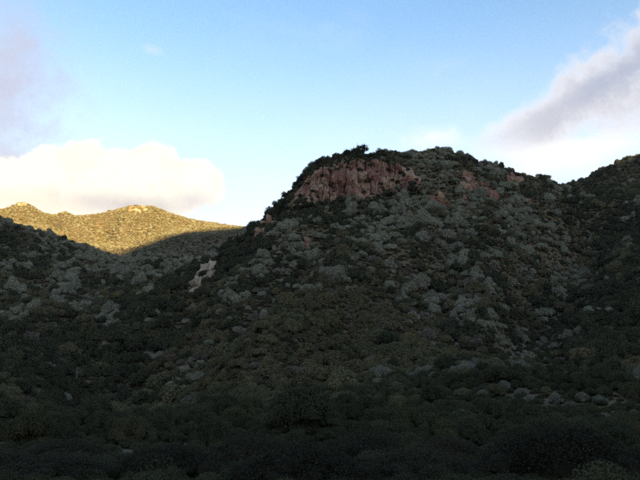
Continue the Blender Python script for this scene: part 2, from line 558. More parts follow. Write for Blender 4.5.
M_SOIL = ground_material()
M_SILVER = leaf_material('silver_leaf', (0.172, 0.172, 0.124), (0.336, 0.328, 0.248), (0.24, 0.195, 0.155), 0.15)
M_SILVER_DIM = leaf_material('dimmed_silver_leaf', (0.118, 0.118, 0.090), (0.240, 0.234, 0.186), (0.14, 0.12, 0.095), 0.15)  # darker copy of the silver leaf: dim valley light put into its colour
M_OLIVE = leaf_material('olive_leaf', (0.066, 0.063, 0.036), (0.176, 0.158, 0.088), (0.165, 0.132, 0.066), 0.15)
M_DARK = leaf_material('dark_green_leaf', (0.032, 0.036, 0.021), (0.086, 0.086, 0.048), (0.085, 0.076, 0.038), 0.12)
M_TWIG = leaf_material('dry_twig', (0.110, 0.090, 0.073), (0.220, 0.180, 0.150), (0.18, 0.115, 0.082), 0.2)
M_SCRUB = leaf_material('scrub_leaf', (0.062, 0.058, 0.034), (0.158, 0.140, 0.080), (0.170, 0.126, 0.078), 0.2)
M_DRY = leaf_material('dry_grass_leaf', (0.120, 0.112, 0.052), (0.225, 0.200, 0.098), (0.19, 0.13, 0.07), 0.2)
M_PINE = leaf_material('dark_leaf', (0.022, 0.027, 0.016), (0.052, 0.060, 0.032), (0.04, 0.042, 0.026), 0.1)
M_VERGE = leaf_material('verge_leaf', (0.024, 0.023, 0.015), (0.060, 0.055, 0.036), (0.070, 0.060, 0.040), 0.25)
M_BARK = wood_material('bark', (0.05, 0.04, 0.03), (0.10, 0.085, 0.07))
M_DEAD = wood_material('dead_wood', (0.13, 0.115, 0.09), (0.22, 0.20, 0.165))
M_REDROCK = rock_material('red_rock', (0.200, 0.094, 0.074), (0.345, 0.235, 0.170), (0.050, 0.031, 0.025))
M_PALEROCK = rock_material('pale_rock', (0.22, 0.16, 0.12), (0.43, 0.345, 0.265), (0.10, 0.075, 0.06))
M_TANROCK = rock_material('tan_rock', (0.20, 0.13, 0.085), (0.40, 0.31, 0.20), (0.11, 0.08, 0.055))


# ------------------------------------------------------------------ mesh helpers
def mesh_np(name, verts, faces, mat, smooth=False):
    me = bpy.data.meshes.new(name)
    verts = np.asarray(verts, np.float32)
    me.vertices.add(len(verts))
    me.vertices.foreach_set('co', verts.ravel())
    faces = np.asarray(faces, np.int32)
    k = faces.shape[1]
    me.loops.add(faces.size)
    me.polygons.add(len(faces))
    me.loops.foreach_set('vertex_index', faces.ravel())
    me.polygons.foreach_set('loop_start', np.arange(0, faces.size, k, dtype=np.int32))
    me.update(calc_edges=True)
    me.polygons.foreach_set('use_smooth', np.full(len(faces), smooth))
    me.materials.append(mat)
    return me


def link(name, me, parent=None, loc=(0, 0, 0), rot=(0, 0, 0), scale=(1, 1, 1)):
    o = bpy.data.objects.new(name, me)
    COL.objects.link(o)
    o.parent = parent
    o.location = loc; o.rotation_euler = rot; o.scale = scale
    return o


def tag(o, label, cat, group=None, kind=None):
    o['label'] = label
    o['category'] = cat
    if group: o['group'] = group
    if kind: o['kind'] = kind
    return o


# ------------------------------------------------------------------ hills as objects
def build_hills():
    cx = (mx[:-1, :-1] + GS / 2).ravel(); cy = (my[:-1, :-1] + GS / 2).ravel()
    q = np.column_stack([cx + fbm(cx / 25, cy / 25, 9, 2) * 16, cy + fbm(cx / 25, cy / 25, 19, 2) * 16])
    best = np.empty(len(q), int)
    for i in range(0, len(q), 20000):
        c = q[i:i + 20000]
        best[i:i + 20000] = ((c[:, None] - pts[None]) ** 2).sum(-1).argmin(1)
    regs = np.array(reg)[best]
    idx = np.arange(NX * NY).reshape(NY, NX)
    fc = np.column_stack([idx[:-1, :-1].ravel(), idx[:-1, 1:].ravel(), idx[1:, 1:].ravel(), idx[1:, :-1].ravel()])
    V = np.column_stack([mx.ravel(), my.ravel(), HZ.ravel()])
    labels = {
        'm': ('big shaded hill with a red cliff under its top, in the middle', 'hill'),
        'r': ('dark green slope of the hill beyond the gully on the right', 'hill'),
        'l': ('shaded scrubby hillside at the left below the sunlit ridge', 'hill'),
        'b': ('shaded grey spur falling left from behind the cliff hill', 'hill'),
        'f': ('sunlit golden ridge with two low peaks', 'ridge'),
        'v': ('dark valley ground at the foot of the slopes', 'ground'),
    }
    for k, nm in REG_NAMES.items():
        f = fc[regs == k]
        used = np.unique(f)
        remap = np.full(NX * NY, -1); remap[used] = np.arange(len(used))
        o = link(nm, mesh_np(nm, V[used], remap[f], M_SOIL, True))
        tag(o, *labels[k], kind='structure')


build_hills()


def build_opposite_ridge():
    """the other side of the valley, behind the camera: the low sun stands over it and it keeps the near hills in shade"""
    edge = [(-60, 214), (0, 222), (20, 225), (40, 231), (60, 238), (80, 246), (95, 252), (106, 255), (118, 254), (130, 250), (150, 242), (165, 237), (185, 233), (205, 231), (228, 229)]
    YC = -1250.0
    prof = []
    for (px, py) in edge:
        h = hit(px, py)
        if h is None or h[1] < 380: continue
        t = (h[1] - YC) / -SUN_DIR[1]
        p = h + np.array([0, 0, 1.0]) + SUN_DIR * t
        prof.append((p[0], p[2]))
    hi = hit(606, 168)
    hj = hit(638, 161)
    for h in (hi, hj):
        if h is not None:
            t = (h[1] - YC) / -SUN_DIR[1]
            p = h + np.array([0, 0, 10.0]) + SUN_DIR * t
            prof.append((p[0], p[2]))
    prof.sort()
    print('caster', [(round(a), round(b)) for a, b in prof])
    xs = np.array([p[0] for p in prof]); zs = np.array([p[1] for p in prof])
    X = np.arange(-1600, 2001, 14.0)
    crest = np.interp(X, xs, zs)
    crest = np.where(X < xs[0], zs[0] + np.minimum((xs[0] - X) * 0.05, 12), crest)
    Ys = np.concatenate([np.linspace(GY0, YC, 60), np.linspace(YC, -1750, 20)[1:]])
    V, idx = [], np.arange(len(Ys) * len(X)).reshape(len(Ys), len(X))
    edge_z = H(np.clip(X, GX0, GX1), np.full(len(X), GY0))
    for yv in Ys:
        if yv >= YC:
            f = (GY0 - yv) / (GY0 - YC)
            w = f ** 1.5
            z = edge_z * (1 - w) + crest * w
            z = z + (fbm(X / 140, np.full(len(X), yv / 140), 31, 3) * 50) * math.sin(math.pi * min(f, 1)) * (f < 0.93)
        else:
            f = (YC - yv) / (1750 + YC)
            z = crest * (1 - 0.75 * f)
        V.append(np.column_stack([X, np.full(len(X), yv), z]))
    V = np.concatenate(V)
    fc = np.column_stack([idx[:-1, :-1].ravel(), idx[1:, :-1].ravel(), idx[1:, 1:].ravel(), idx[:-1, 1:].ravel()])
    o = link('opposite_ridge', mesh_np('opposite_ridge', V, fc, M_SOIL, True))
    tag(o, 'high ridge on the other side of the valley', 'ridge', kind='structure')


build_opposite_ridge()


# ------------------------------------------------------------------ plant shapes
def icosphere(sub=2):
    import bmesh
    bm = bmesh.new()
    bmesh.ops.create_icosphere(bm, subdivisions=sub, radius=1.0)
    v = np.array([p.co[:] for p in bm.verts]); f = np.array([[q.index for q in p.verts] for p in bm.faces])
    bm.free()
    return v, f


ICO1 = icosphere(1); ICO2 = icosphere(2); ICO3 = icosphere(3)


def crown_mesh(name, seed, mat, n_leaf=520, n_lobe=8, leaf=0.16, flat=0.75, lobe_r=(0.34, 0.55), spread=0.62, core=0.80, lay=0.55, stretch=1.6):
    """dome of leaf tufts about 2 wide: several lobes, each a dark inner mass under a shell of separate leaf faces"""
    r = np.random.default_rng(seed)
    V, Fq, A = [], [], []
    tris = []
    c0 = []
    for i in range(n_lobe):
        a = r.uniform(0, 2 * math.pi); q = math.sqrt(r.uniform(0, 1)) * spread
        rad = r.uniform(*lobe_r) * (1.05 - 0.35 * q)
        zc = flat * (0.42 + 0.75 * (1 - q * q) * r.uniform(0.45, 1.0)) - 0.15
        c0.append((math.cos(a) * q, math.sin(a) * q, zc, rad))
    c0.append((0, 0, flat * 0.45, 0.60))
    base = 0
    for (x, y, z, rad) in c0:                     # inner masses, as quads with a doubled corner
        v, f = ICO1
        k = v * rad * core * (1 + r.uniform(-0.12, 0.12, (len(v), 1))) * np.array([1, 1, 0.9]) + np.array([x, y, z])
        V.append(k); tris.append(f + base); base += len(k)
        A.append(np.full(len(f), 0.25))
    per = np.array([q[3] ** 2 for q in c0]); per = per / per.sum()
    which = r.choice(len(c0), n_leaf, p=per)
    C = np.array(c0)[which]
    dirs = r.normal(size=(n_leaf, 3)); dirs /= np.linalg.norm(dirs, axis=1)[:, None]
    dirs[:, 2] = np.where(dirs[:, 2] < -0.35, -dirs[:, 2], dirs[:, 2])
    P = C[:, :3] + dirs * (C[:, 3:4] * r.uniform(0.78, 1.20, (n_leaf, 1))) * np.array([1, 1, 0.9])
    nrm = dirs + r.normal(size=(n_leaf, 3)) * lay; nrm /= np.linalg.norm(nrm, axis=1)[:, None]
    t = np.cross(nrm, r.normal(size=(n_leaf, 3))); t /= np.linalg.norm(t, axis=1)[:, None]
    b = np.cross(nrm, t)
    L = leaf * r.uniform(0.6, 1.35, (n_leaf, 1))
    lift = nrm * L * 0.25
    q0 = P - t * L * stretch * 0.5; q1 = P + b * L * 0.5 + lift; q2 = P + t * L * stretch * 0.5; q3 = P - b * L * 0.5 + lift
    lv = np.stack([q0, q1, q2, q3], 1).reshape(-1, 3)
    li = base + np.arange(n_leaf * 4).reshape(-1, 4)
    V.append(lv)
    lr = r.uniform(0, 1, n_leaf)
    tr = np.concatenate(tris + [li[:, [0, 1, 2]], li[:, [0, 2, 3]]])
    A = np.concatenate(A + [lr, lr])
    V = np.concatenate(V)
    me = mesh_np(name, V, tr, mat)
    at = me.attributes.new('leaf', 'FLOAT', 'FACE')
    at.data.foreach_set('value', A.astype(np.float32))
    return me


def tube(points, radii, sides=6):
    """tapered branch; returns verts, quads"""
    V, Q = [], []
    points = [np.array(p, float) for p in points]
    for i, p in enumerate(points):
        d = points[min(i + 1, len(points) - 1)] - points[max(i - 1, 0)]
        d /= np.linalg.norm(d)
        a = np.cross(d, [0.31, 0.9, 0.11]); a /= np.linalg.norm(a)
        c = np.cross(d, a)
        for k in range(sides):
            th = 2 * math.pi * k / sides
            V.append(p + radii[i] * (a * math.cos(th) + c * math.sin(th)))
        if i:
            for k in range(sides):
                b0 = (i - 1) * sides; b1 = i * sides
                Q.append([b0 + k, b0 + (k + 1) % sides, b1 + (k + 1) % sides, b1 + k])
    return np.array(V), np.array(Q)


def tubes(name, specs, mat, sides=6):
    V, Q, n = [], [], 0
    for p, r in specs:
        v, q = tube(p, r, sides)
        V.append(v); Q.append(q + n); n += len(v)
    return mesh_np(name, np.concatenate(V), np.concatenate(Q), mat, True)


def stem_mesh(name, seed, mat=None):
    r = np.random.default_rng(seed)
    sp = []
    for i in range(4):
        a = r.uniform(0, 6.28); q = r.uniform(0.12, 0.4)
        sp.append(([(0.05 * math.cos(a), 0.05 * math.sin(a), -0.35), (q * .4 * math.cos(a), q * .4 * math.sin(a), 0.2), (q * math.cos(a), q * math.sin(a), 0.55)], [0.07, 0.05, 0.02]))
    return tubes(name, sp, mat or M_BARK, 5)


RAG = dict(lobe_r=(0.20, 0.56), spread=0.72)
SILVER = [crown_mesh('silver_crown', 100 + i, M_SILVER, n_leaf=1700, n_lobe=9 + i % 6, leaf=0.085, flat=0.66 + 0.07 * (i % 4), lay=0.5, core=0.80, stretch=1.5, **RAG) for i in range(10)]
SILVER_DIM = [crown_mesh('dimmed_silver_crown', 150 + i, M_SILVER_DIM, n_leaf=4200, n_lobe=14 + i % 5, leaf=0.045, flat=0.60 + 0.08 * (i % 3), lobe_r=(0.16, 0.45), spread=0.78, lay=0.6, core=0.76, stretch=1.7) for i in range(6)]
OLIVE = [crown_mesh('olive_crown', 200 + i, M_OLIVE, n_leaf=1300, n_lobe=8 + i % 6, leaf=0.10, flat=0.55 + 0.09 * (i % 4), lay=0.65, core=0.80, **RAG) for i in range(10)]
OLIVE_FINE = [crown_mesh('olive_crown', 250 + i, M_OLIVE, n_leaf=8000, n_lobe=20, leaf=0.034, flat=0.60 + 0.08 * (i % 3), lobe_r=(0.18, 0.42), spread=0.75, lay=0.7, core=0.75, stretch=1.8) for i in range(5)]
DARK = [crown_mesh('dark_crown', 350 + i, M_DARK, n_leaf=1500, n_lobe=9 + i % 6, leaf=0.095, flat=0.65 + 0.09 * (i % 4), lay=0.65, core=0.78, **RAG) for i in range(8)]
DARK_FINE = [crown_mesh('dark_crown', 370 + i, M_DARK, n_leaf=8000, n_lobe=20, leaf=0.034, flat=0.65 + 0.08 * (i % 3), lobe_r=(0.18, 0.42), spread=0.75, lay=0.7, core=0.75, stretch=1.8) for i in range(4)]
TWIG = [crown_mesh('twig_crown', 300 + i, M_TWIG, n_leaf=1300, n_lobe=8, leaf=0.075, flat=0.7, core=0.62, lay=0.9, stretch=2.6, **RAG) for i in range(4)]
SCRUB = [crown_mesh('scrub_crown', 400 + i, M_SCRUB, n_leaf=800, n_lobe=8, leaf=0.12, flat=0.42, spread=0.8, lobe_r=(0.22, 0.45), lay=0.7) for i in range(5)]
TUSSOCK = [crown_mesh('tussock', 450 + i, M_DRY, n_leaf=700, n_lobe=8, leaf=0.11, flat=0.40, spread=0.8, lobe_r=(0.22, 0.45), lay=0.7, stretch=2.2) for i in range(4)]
SCRUB_FINE = [crown_mesh('scrub_crown', 430 + i, M_DARK, n_leaf=6000, n_lobe=14, leaf=0.036, flat=0.42, spread=0.8, lobe_r=(0.18, 0.40), lay=0.8, stretch=2.0) for i in range(4)]  # near scrub in the dark leaf: dim valley foot put into colour
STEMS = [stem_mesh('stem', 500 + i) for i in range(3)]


# ------------------------------------------------------------------ where the plants grow
# share of silver-grey shrubs, mostly read off the photograph at a number of places on the hills
PALE = [
    (300, 230, .80), (250, 270, .75), (240, 300, .62), (340, 212, .50), (400, 232, .68), (440, 215, .60), (460, 262, .68), (480, 300, .60), (500, 240, .66), (540, 220, .58), (565, 250, .45), (520, 280, .68), (470, 230, .72), (440, 245, .72), (400, 215, .6), (500, 205, .6), (275, 250, .7),
    (420, 290, .60), (295, 285, .58), (340, 260, .30), (370, 285, .10), (380, 330, .08), (300, 340, .04), (250, 350, .06), (400, 400, .03), (300, 420, .02), (440, 350, .20), (480, 345, .35),
    (540, 395, .65), (600, 406, .60), (490, 392, .45), (570, 402, .65), (515, 390, .55), (470, 412, .30), (460, 425, .05), (540, 425, .03), (610, 428, .05), (570, 375, .03), (580, 300, .02), (620, 350, .01), (620, 250, .02), (630, 300, .05), (600, 205, .22), (620, 175, .15), (435, 160, .70), (400, 158, .60), (350, 157, .10),
    (50, 270, .45), (20, 300, .50), (100, 290, .48), (130, 300, .48), (150, 262, .85), (200, 245, .85), (120, 275, .8), (175, 270, .75), (60, 340, .18), (100, 370, .04), (30, 400, .08), (180, 335, .07), (150, 370, .04),  # back spur share raised: paler leaf stands in for the lift of haze
    (222, 305, .45), (225, 275, .06), (255, 250, .05), (285, 215, .03), (0, 250, .40), (172, 295, .15), (100, 430, .03), (500, 430, .05), (200, 400, .05), (60, 225, .95), (140, 220, .97), (180, 225, .95), (20, 212, .9), (100, 235, .97), (60, 235, .95),
]
# share of dark green shrubs among the rest
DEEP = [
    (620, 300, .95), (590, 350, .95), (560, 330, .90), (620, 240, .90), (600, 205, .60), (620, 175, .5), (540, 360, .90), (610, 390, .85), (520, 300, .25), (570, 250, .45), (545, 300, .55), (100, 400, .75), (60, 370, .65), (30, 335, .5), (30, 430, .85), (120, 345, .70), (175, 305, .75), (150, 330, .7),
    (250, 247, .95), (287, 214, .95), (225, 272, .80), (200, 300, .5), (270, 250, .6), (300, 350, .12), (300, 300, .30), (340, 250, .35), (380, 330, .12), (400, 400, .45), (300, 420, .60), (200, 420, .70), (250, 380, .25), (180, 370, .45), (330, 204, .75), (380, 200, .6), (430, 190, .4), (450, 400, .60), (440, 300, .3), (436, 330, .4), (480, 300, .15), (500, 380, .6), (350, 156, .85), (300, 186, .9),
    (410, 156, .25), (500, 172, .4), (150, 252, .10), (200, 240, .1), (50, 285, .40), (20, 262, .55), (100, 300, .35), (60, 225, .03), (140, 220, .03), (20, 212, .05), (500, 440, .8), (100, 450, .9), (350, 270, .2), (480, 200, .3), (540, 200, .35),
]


def survey(table):
    w, v = [], []
    for (px, py, q) in table:
        h = hit(px, py)
        if h is not None:
            w.append(h[:2]); v.append(q)
    return np.array(w), np.array(v)


pw, pvv = survey(PALE)
dw, dvv = survey(DEEP)


def pale_at(q, pw=pw, pvv=pvv):
    out = np.empty(len(q))
    for i in range(0, len(q), 20000):
        d2 = ((q[i:i + 20000, None] - pw[None]) ** 2).sum(-1) + 60.0
        w = d2 ** -1.6
        out[i:i + 20000] = (w * pvv).sum(1) / w.sum(1)
    return out


def jitter_points(x0, x1, y0, y1, s):
    xs = np.arange(x0, x1, s); ys = np.arange(y0, y1, s)
    X, Y = np.meshgrid(xs, ys)
    X = X + (np.arange(len(ys)) % 2)[:, None] * s * 0.5
    X = X + rng.uniform(-.46, .46, X.shape) * s; Y = Y + rng.uniform(-.46, .46, Y.shape) * s
    q = np.column_stack([X.ravel(), Y.ravel()])
    return np.column_stack([q, H(q[:, 0], q[:, 1])])


def frame_keep(p, margin=60, lift=3.0):
    px, py, dep = project(p)
    k = (dep > 2) & (px > -margin) & (px < 640 + margin) & (py > 90) & (py < 560)
    idx = np.nonzero(k)[0]
    s = in_sight(p[idx], lift)
    return idx[s]


# rocks first: their places are kept free of plants
ROCK_SPOTS = []          # world x, y, radius


def rock_block(name, seed, mat):
    """angular boulder: a box of small facets with corners and edges split off along random planes"""
    r = np.random.default_rng(seed)
    k = 5
    t = np.linspace(-1, 1, k)
    V, Q, n = [], [], 0
    for ax in range(3):
        for sg in (-1, 1):
            a, b = np.meshgrid(t, t)
            p = np.zeros((k, k, 3))
            p[..., ax] = sg; p[..., (ax + 1) % 3] = a; p[..., (ax + 2) % 3] = b * sg
            V.append(p.reshape(-1, 3))
            i = n + np.arange(k * k).reshape(k, k)
            Q.append(np.column_stack([i[:-1, :-1].ravel(), i[:-1, 1:].ravel(), i[1:, 1:].ravel(), i[1:, :-1].ravel()]))
            n += k * k
    v = np.concatenate(V)
    key = np.round(v * 10).astype(int)
    jit = {}
    j = np.array([jit.setdefault(tuple(q), r.uniform(-.09, .09, 3)) for q in key])
    v = v + j
    for _ in range(9):
        d = r.normal(size=3); d /= np.linalg.norm(d)
        o = r.uniform(0.62, 1.05)
        x = v @ d - o
        v = v - np.where(x > 0, x, 0)[:, None] * d
    return mesh_np(name, v * 0.9, np.concatenate(Q), mat)


def place_rock(name, parent_loc, me, p, size, parent, rz=0.0, tilt=0.0):
    o = link(name, me, parent, tuple(np.asarray(p) - parent_loc), (tilt, random.uniform(-.15, .15), rz), size)
    return o


def in_poly(x, y, poly):
    c = False
    for i in range(len(poly)):
        x0, y0 = poly[i - 1]; x1, y1 = poly[i]
        if (y0 > y) != (y1 > y) and x < (x1 - x0) * (y - y0) / (y1 - y0) + x0:
            c = not c
    return c


RED_BLOCKS = [rock_block('rock_buttress', 600 + i, M_REDROCK) for i in range(7)]
PALE_BLOCKS = [rock_block('rock', 620 + i, M_PALEROCK) for i in range(5)]
TAN_BLOCKS = [rock_block('rock', 640 + i, M_TANROCK) for i in range(5)]


def rock_thing(name, label, cat, poly, stepx, stepy, blocks, child, wide, tall, group=None, bury=0.35):
    xs = [p[0] for p in poly]; ys = [p[1] for p in poly]
    base = hit(sum(xs) / len(xs), max(ys) - 1)
    root = bpy.data.objects.new(name, None)
    root.empty_display_size = 0.5
    COL.objects.link(root)
    root.location = base
    tag(root, label, cat, group)
    row = 0
    y = min(ys) + stepy * .5
    while y < max(ys):
        x = min(xs) + stepx * (.25 + .5 * (row % 2))
        while x < max(xs):
            jx, jy = x + random.uniform(-.35, .35) * stepx, y + random.uniform(-.3, .3) * stepy
            if in_poly(jx, jy, poly):
                h = hit(jx, jy)
                if h is not None and abs(h[1] - base[1]) < 60:
                    s = h[1] / F
                    w = stepx * s * wide * random.uniform(.75, 1.25)
                    t = stepy * s * tall * random.uniform(.75, 1.35)
                    d = w * random.uniform(.8, 1.1)
                    p = h + np.array([0, d * bury, 0])
                    place_rock(child, base, random.choice(blocks), p, (w, d, t), root, random.uniform(-.5, .5), random.uniform(-.12, .12))
                    ROCK_SPOTS.append((h[0], h[1], w * 0.95))
            x += stepx
        y += stepy
        row += 1
    return root


def build_cliff():
    """one long rock face broken by slanting cracks and ledges into uneven blocks; each block is a piece of its own"""
    poly_top = [(291, 203), (294, 193), (300, 183), (308, 176), (318, 170), (332, 164), (348, 160), (372, 160), (398, 162), (412, 167), (420, 176)]
    poly_bot = [(291, 206), (300, 203), (310, 201), (326, 200), (345, 197), (362, 199), (378, 194), (392, 190), (414, 190), (420, 187)]
    def lin(poly, x): return float(np.interp(x, [p[0] for p in poly], [p[1] for p in poly]))
    base = hit(350, 197)
    root = bpy.data.objects.new('rock_cliff', None)
    COL.objects.link(root)
    root.location = base
    tag(root, 'long red rock cliff just under the top of the middle hill', 'cliff')
    r = np.random.default_rng(91)
    foot = {}
    def foot_y(px):
        k = round(px)
        if k not in foot:
            foot[k] = np.mean([hit(k + o, lin(poly_bot, k + o) + 2.5)[1] for o in (-4, 0, 4)])
        return foot[k]
    def foot_of(px):
        a = math.floor(px); f = px - a
        return foot_y(a) * (1 - f) + foot_y(a + 1) * f
    rag = r.uniform(-1, 1, 200)
    def face(px, t):
        """point of the unbroken face: photo column px, t from foot 0 to brow 1"""
        pb = lin(poly_bot, px) + 3.0
        pt = lin(poly_top, px) + float(np.interp(px * .4, np.arange(200), rag)) * 1.6
        py = pb + (pt - pb) * t
        dv = pix_dir(px, py); dv = dv / dv[1]
        q = CAM + dv * (foot_of(px) - 3.0 + 7.0 * t ** 1.3)
        a = np.array
        bulge = float(fbm(a(q[0] / 11.0), a(q[2] / 14.0), 41, 2)) * 9.0
        rib = abs(float(fbm(a(q[0] / 5.0 + q[2] * .12), a(q[2] / 11.0), 47, 3))) * 9.0
        chip = float(fbm(a(q[0] / 1.6), a(q[2] / 4.5), 53, 3)) * 3.0
        step = 0.8 * (math.floor(t * 4 + 1.7 * float(fbm(a(q[0] / 9.0), a(3.0), 59, 2))) % 2)
        dy = bulge + rib + step
        dy = 0.35 * dy + 0.65 * round(dy / 1.1) * 1.1 + chip          # broken planes rather than smooth swells
        return q + np.array([0, dy, 0])
    cracks = [290.0]
    while cracks[-1] < 411:
        cracks.append(cracks[-1] + r.uniform(5.0, 13.0))
    cracks[-1] = 421.0
    slant = r.uniform(-9, 9, len(cracks)); slant[0] = slant[-1] = 0
    depth = r.uniform(0, 1, len(cracks)) ** 2.2 * 2.6
    def crack_x(j, t):
        return cracks[j] + (slant[j] * (t - .5) + 9.0 * float(fbm(np.array(t * 3.0), np.array(j * 7.3), 61, 3))) * (0 < j < len(cracks) - 1)
    for j in range(len(cracks) - 1):
        cuts = [0.0] + sorted(r.uniform(.15, .88, int(r.integers(1, 5)))) + [1.0]
        cuts = [c for i, c in enumerate(cuts) if i == 0 or c - cuts[i - 1] > .1 or c == 1.0]
        for b in range(len(cuts) - 1):
            nu, nv = 11, max(6, int((cuts[b + 1] - cuts[b]) * 16))
            proud = r.uniform(-1.1, .8)
            tip = r.uniform(-.8, .8)
            G = np.zeros((nv, nu, 3))
            for i in range(nv):
                t = cuts[b] + (cuts[b + 1] - cuts[b]) * i / (nv - 1)
                tt = t
                xa, xb = crack_x(j, tt), crack_x(j + 1, tt)
                for k in range(nu):
                    f = k / (nu - 1)
                    q = face(xa + (xb - xa) * f, tt)
                    rim = min(f, 1 - f, .35) / .35
                    rv = min(i / (nv - 1), 1 - i / (nv - 1), .3) / .3
                    q = q + np.array([0, proud + tip * (f - .5) + (1 - rim) ** 2 * r.uniform(.2, .8) + ((k == 0) * depth[j] + (k == nu - 1) * depth[j + 1]) * r.uniform(.5, 1.2) + (i in (0, nv - 1)) * r.uniform(.2, 1.2), 0]) + r.uniform(-.30, .30, 3)
                    G[i, k] = q
            V = G.reshape(-1, 3)
            back = V + np.array([0, 7.0, 0])
            m = len(V)
            idx = np.arange(m).reshape(nv, nu)
            fc = np.column_stack([idx[:-1, :-1].ravel(), idx[:-1, 1:].ravel(), idx[1:, 1:].ravel(), idx[1:, :-1].ravel()])
            rimi = np.concatenate([idx[0, :], idx[1:, -1], idx[-1, -2::-1], idx[-2:0:-1, 0]])
            nx = np.roll(rimi, -1)
            side = np.column_stack([nx, rimi, rimi + m, nx + m])
            link('rock_block', mesh_np('rock_block', np.concatenate([V, back]) - base, np.concatenate([fc, side]), M_REDROCK), root)
    for px in np.arange(292, 420, 2.5):
        for py in np.arange(lin(poly_top, px) + 3, lin(poly_bot, px) - 2, 3):
            h = hit(px, py)
            ROCK_SPOTS.append((h[0], h[1], 1.3))
    # dark bushes rooted on its ledges
    spots = []
    for (px, t, w) in [(312, .45, 5), (322, .75, 6), (333, .30, 5), (341, .62, 4), (352, .18, 6), (366, .55, 5), (372, .12, 6), (381, .35, 6), (396, .15, 7), (404, .62, 5), (411, .28, 6), (300, .5, 5), (347, .88, 5), (389, .85, 5), (327, .08, 6), (416, .6, 6), (306, .2, 6), (317, .25, 5), (359, .8, 5), (377, .7, 5), (386, .55, 4), (393, .45, 5), (401, .3, 6), (337, .8, 5), (364, .28, 5), (308, .75, 5), (346, .4, 4), (408, .85, 6), (330, .52, 4), (400, .10, 9), (412, .12, 9), (390, .08, 8), (384, .18, 6), (398, .42, 5), (368, .04, 8), (340, .06, 7), (320, .05, 8), (305, .08, 8), (297, .3, 6), (414, .42, 7), (355, .06, 8), (371, .9, 6), (402, .75, 7), (328, .9, 5)]:
        q = face(px, t)
        spots.append((q[0], q[1] - .3, q[2], w * q[1] / F / 2 * r.uniform(.85, 1.5)))
    fringe = []
    for px in np.arange(290, 424, 1.7):
        q = face(min(max(px, 291), 419), 1.0)
        fringe.append(q + np.array([0, r.uniform(1.0, 3.0), -.3]))
        if r.uniform() < .7: fringe.append(q + np.array([r.uniform(-1, 1), r.uniform(3.5, 7.0), r.uniform(.2, 1.2)]))
        q = face(min(max(px, 291), 419), 0.0)
        fringe.append(q + np.array([0, -r.uniform(1.0, 2.5), -1.0 + r.uniform(-.4, .6)]))
        if r.uniform() < .8:
            x, y = q[0] + r.uniform(-1, 1), q[1] - r.uniform(2.5, 6)
            fringe.append(np.array([x, y, float(H(x, y))]))
    return spots, fringe


LEDGE, FRINGE = build_cliff()


for lab, poly, bl, sx, sy in [
    ('small pinkish rock face on the shoulder left of the red cliff', [(253, 241), (257, 226), (267, 217), (277, 218), (275, 231), (264, 243)], RED_BLOCKS, 5.5, 6),
    ('pale split rocks low on the left shoulder of the cliff hill', [(188, 293), (191, 280), (200, 275), (202, 262), (214, 259), (219, 268), (213, 279), (204, 288), (195, 294)], PALE_BLOCKS, 5.5, 7),
    ('reddish bare rock patch with dark scrub below, under the cliff end', [(430, 206), (433, 196), (441, 196), (451, 204), (452, 209), (440, 209)], RED_BLOCKS, 6, 5),
    ('red rock knob high on the slope right of the cliff', [(463, 187), (465, 175), (470, 173), (475, 180), (474, 188), (467, 190)], RED_BLOCKS, 5, 5.5),
    ('slanting red rock band beside the knob right of the cliff', [(476, 184), (488, 186), (497, 195), (494, 199), (484, 192), (476, 189)], RED_BLOCKS, 5.5, 5),
    ('small red rock patch between shrubs below the slanting band', [(460, 198), (468, 198), (470, 203), (461, 203)], RED_BLOCKS, 5, 4.5),
    ('broad pink rock scar near the skyline on the right slope', [(503, 178), (507, 173), (518, 175), (523, 181), (512, 184)], RED_BLOCKS, 6, 5),
    ('narrow pink rock below the skyline, farthest right of the scars', [(534, 186), (536, 177), (540, 177), (541, 186)], RED_BLOCKS, 4.5, 5),
    ('small pinkish rock poking through shrubs in the upper right slope', [(520, 203), (529, 200), (530, 204), (522, 207)], RED_BLOCKS, 5, 4.5),
    ('little pink rock among silver shrubs below the cliff left end', [(302, 244), (308, 239), (312, 243), (307, 248)], RED_BLOCKS, 5, 5),
]:
    rock_thing('rock_outcrop', lab, 'rock outcrop', poly, sx, sy, bl, 'rock', .85, 1.05, 'rock outcrops on the middle hill', bury=0.0 if 'shoulder' in lab else 0.25)
rock_thing('rock_outcrop', 'pale sunlit rocks capping the left peak of the golden ridge', 'rock outcrop', [(15, 208), (18, 203.5), (25, 203.5), (28, 208)], 4, 3, TAN_BLOCKS, 'rock', .7, .9, 'rock outcrops on the golden ridge')
rock_thing('rock_outcrop', 'pale sunlit rocks on the right peak of the golden ridge', 'rock outcrop', [(127, 211), (130, 207), (143, 206.5), (146, 210), (138, 212)], 4.5, 3, TAN_BLOCKS, 'rock', .7, .9, 'rock outcrops on the golden ridge')
RS = np.array(ROCK_SPOTS)


def off_rock(p, pad=0.25):
    k = np.ones(len(p), bool)
    for x, y, r in RS:
        k &= (p[:, 0] - x) ** 2 + ((p[:, 1] - y)) ** 2 > (r + pad) ** 2
    # keep the line of sight to the rock open just in front of it
    for x, y, r in RS:
        front = 0.6 if r < 1.35 else r + 1.0
        k &= ~((np.abs(p[:, 0] - x) < r * .8) & (p[:, 1] < y) & (p[:, 1] > y - front))
    return k


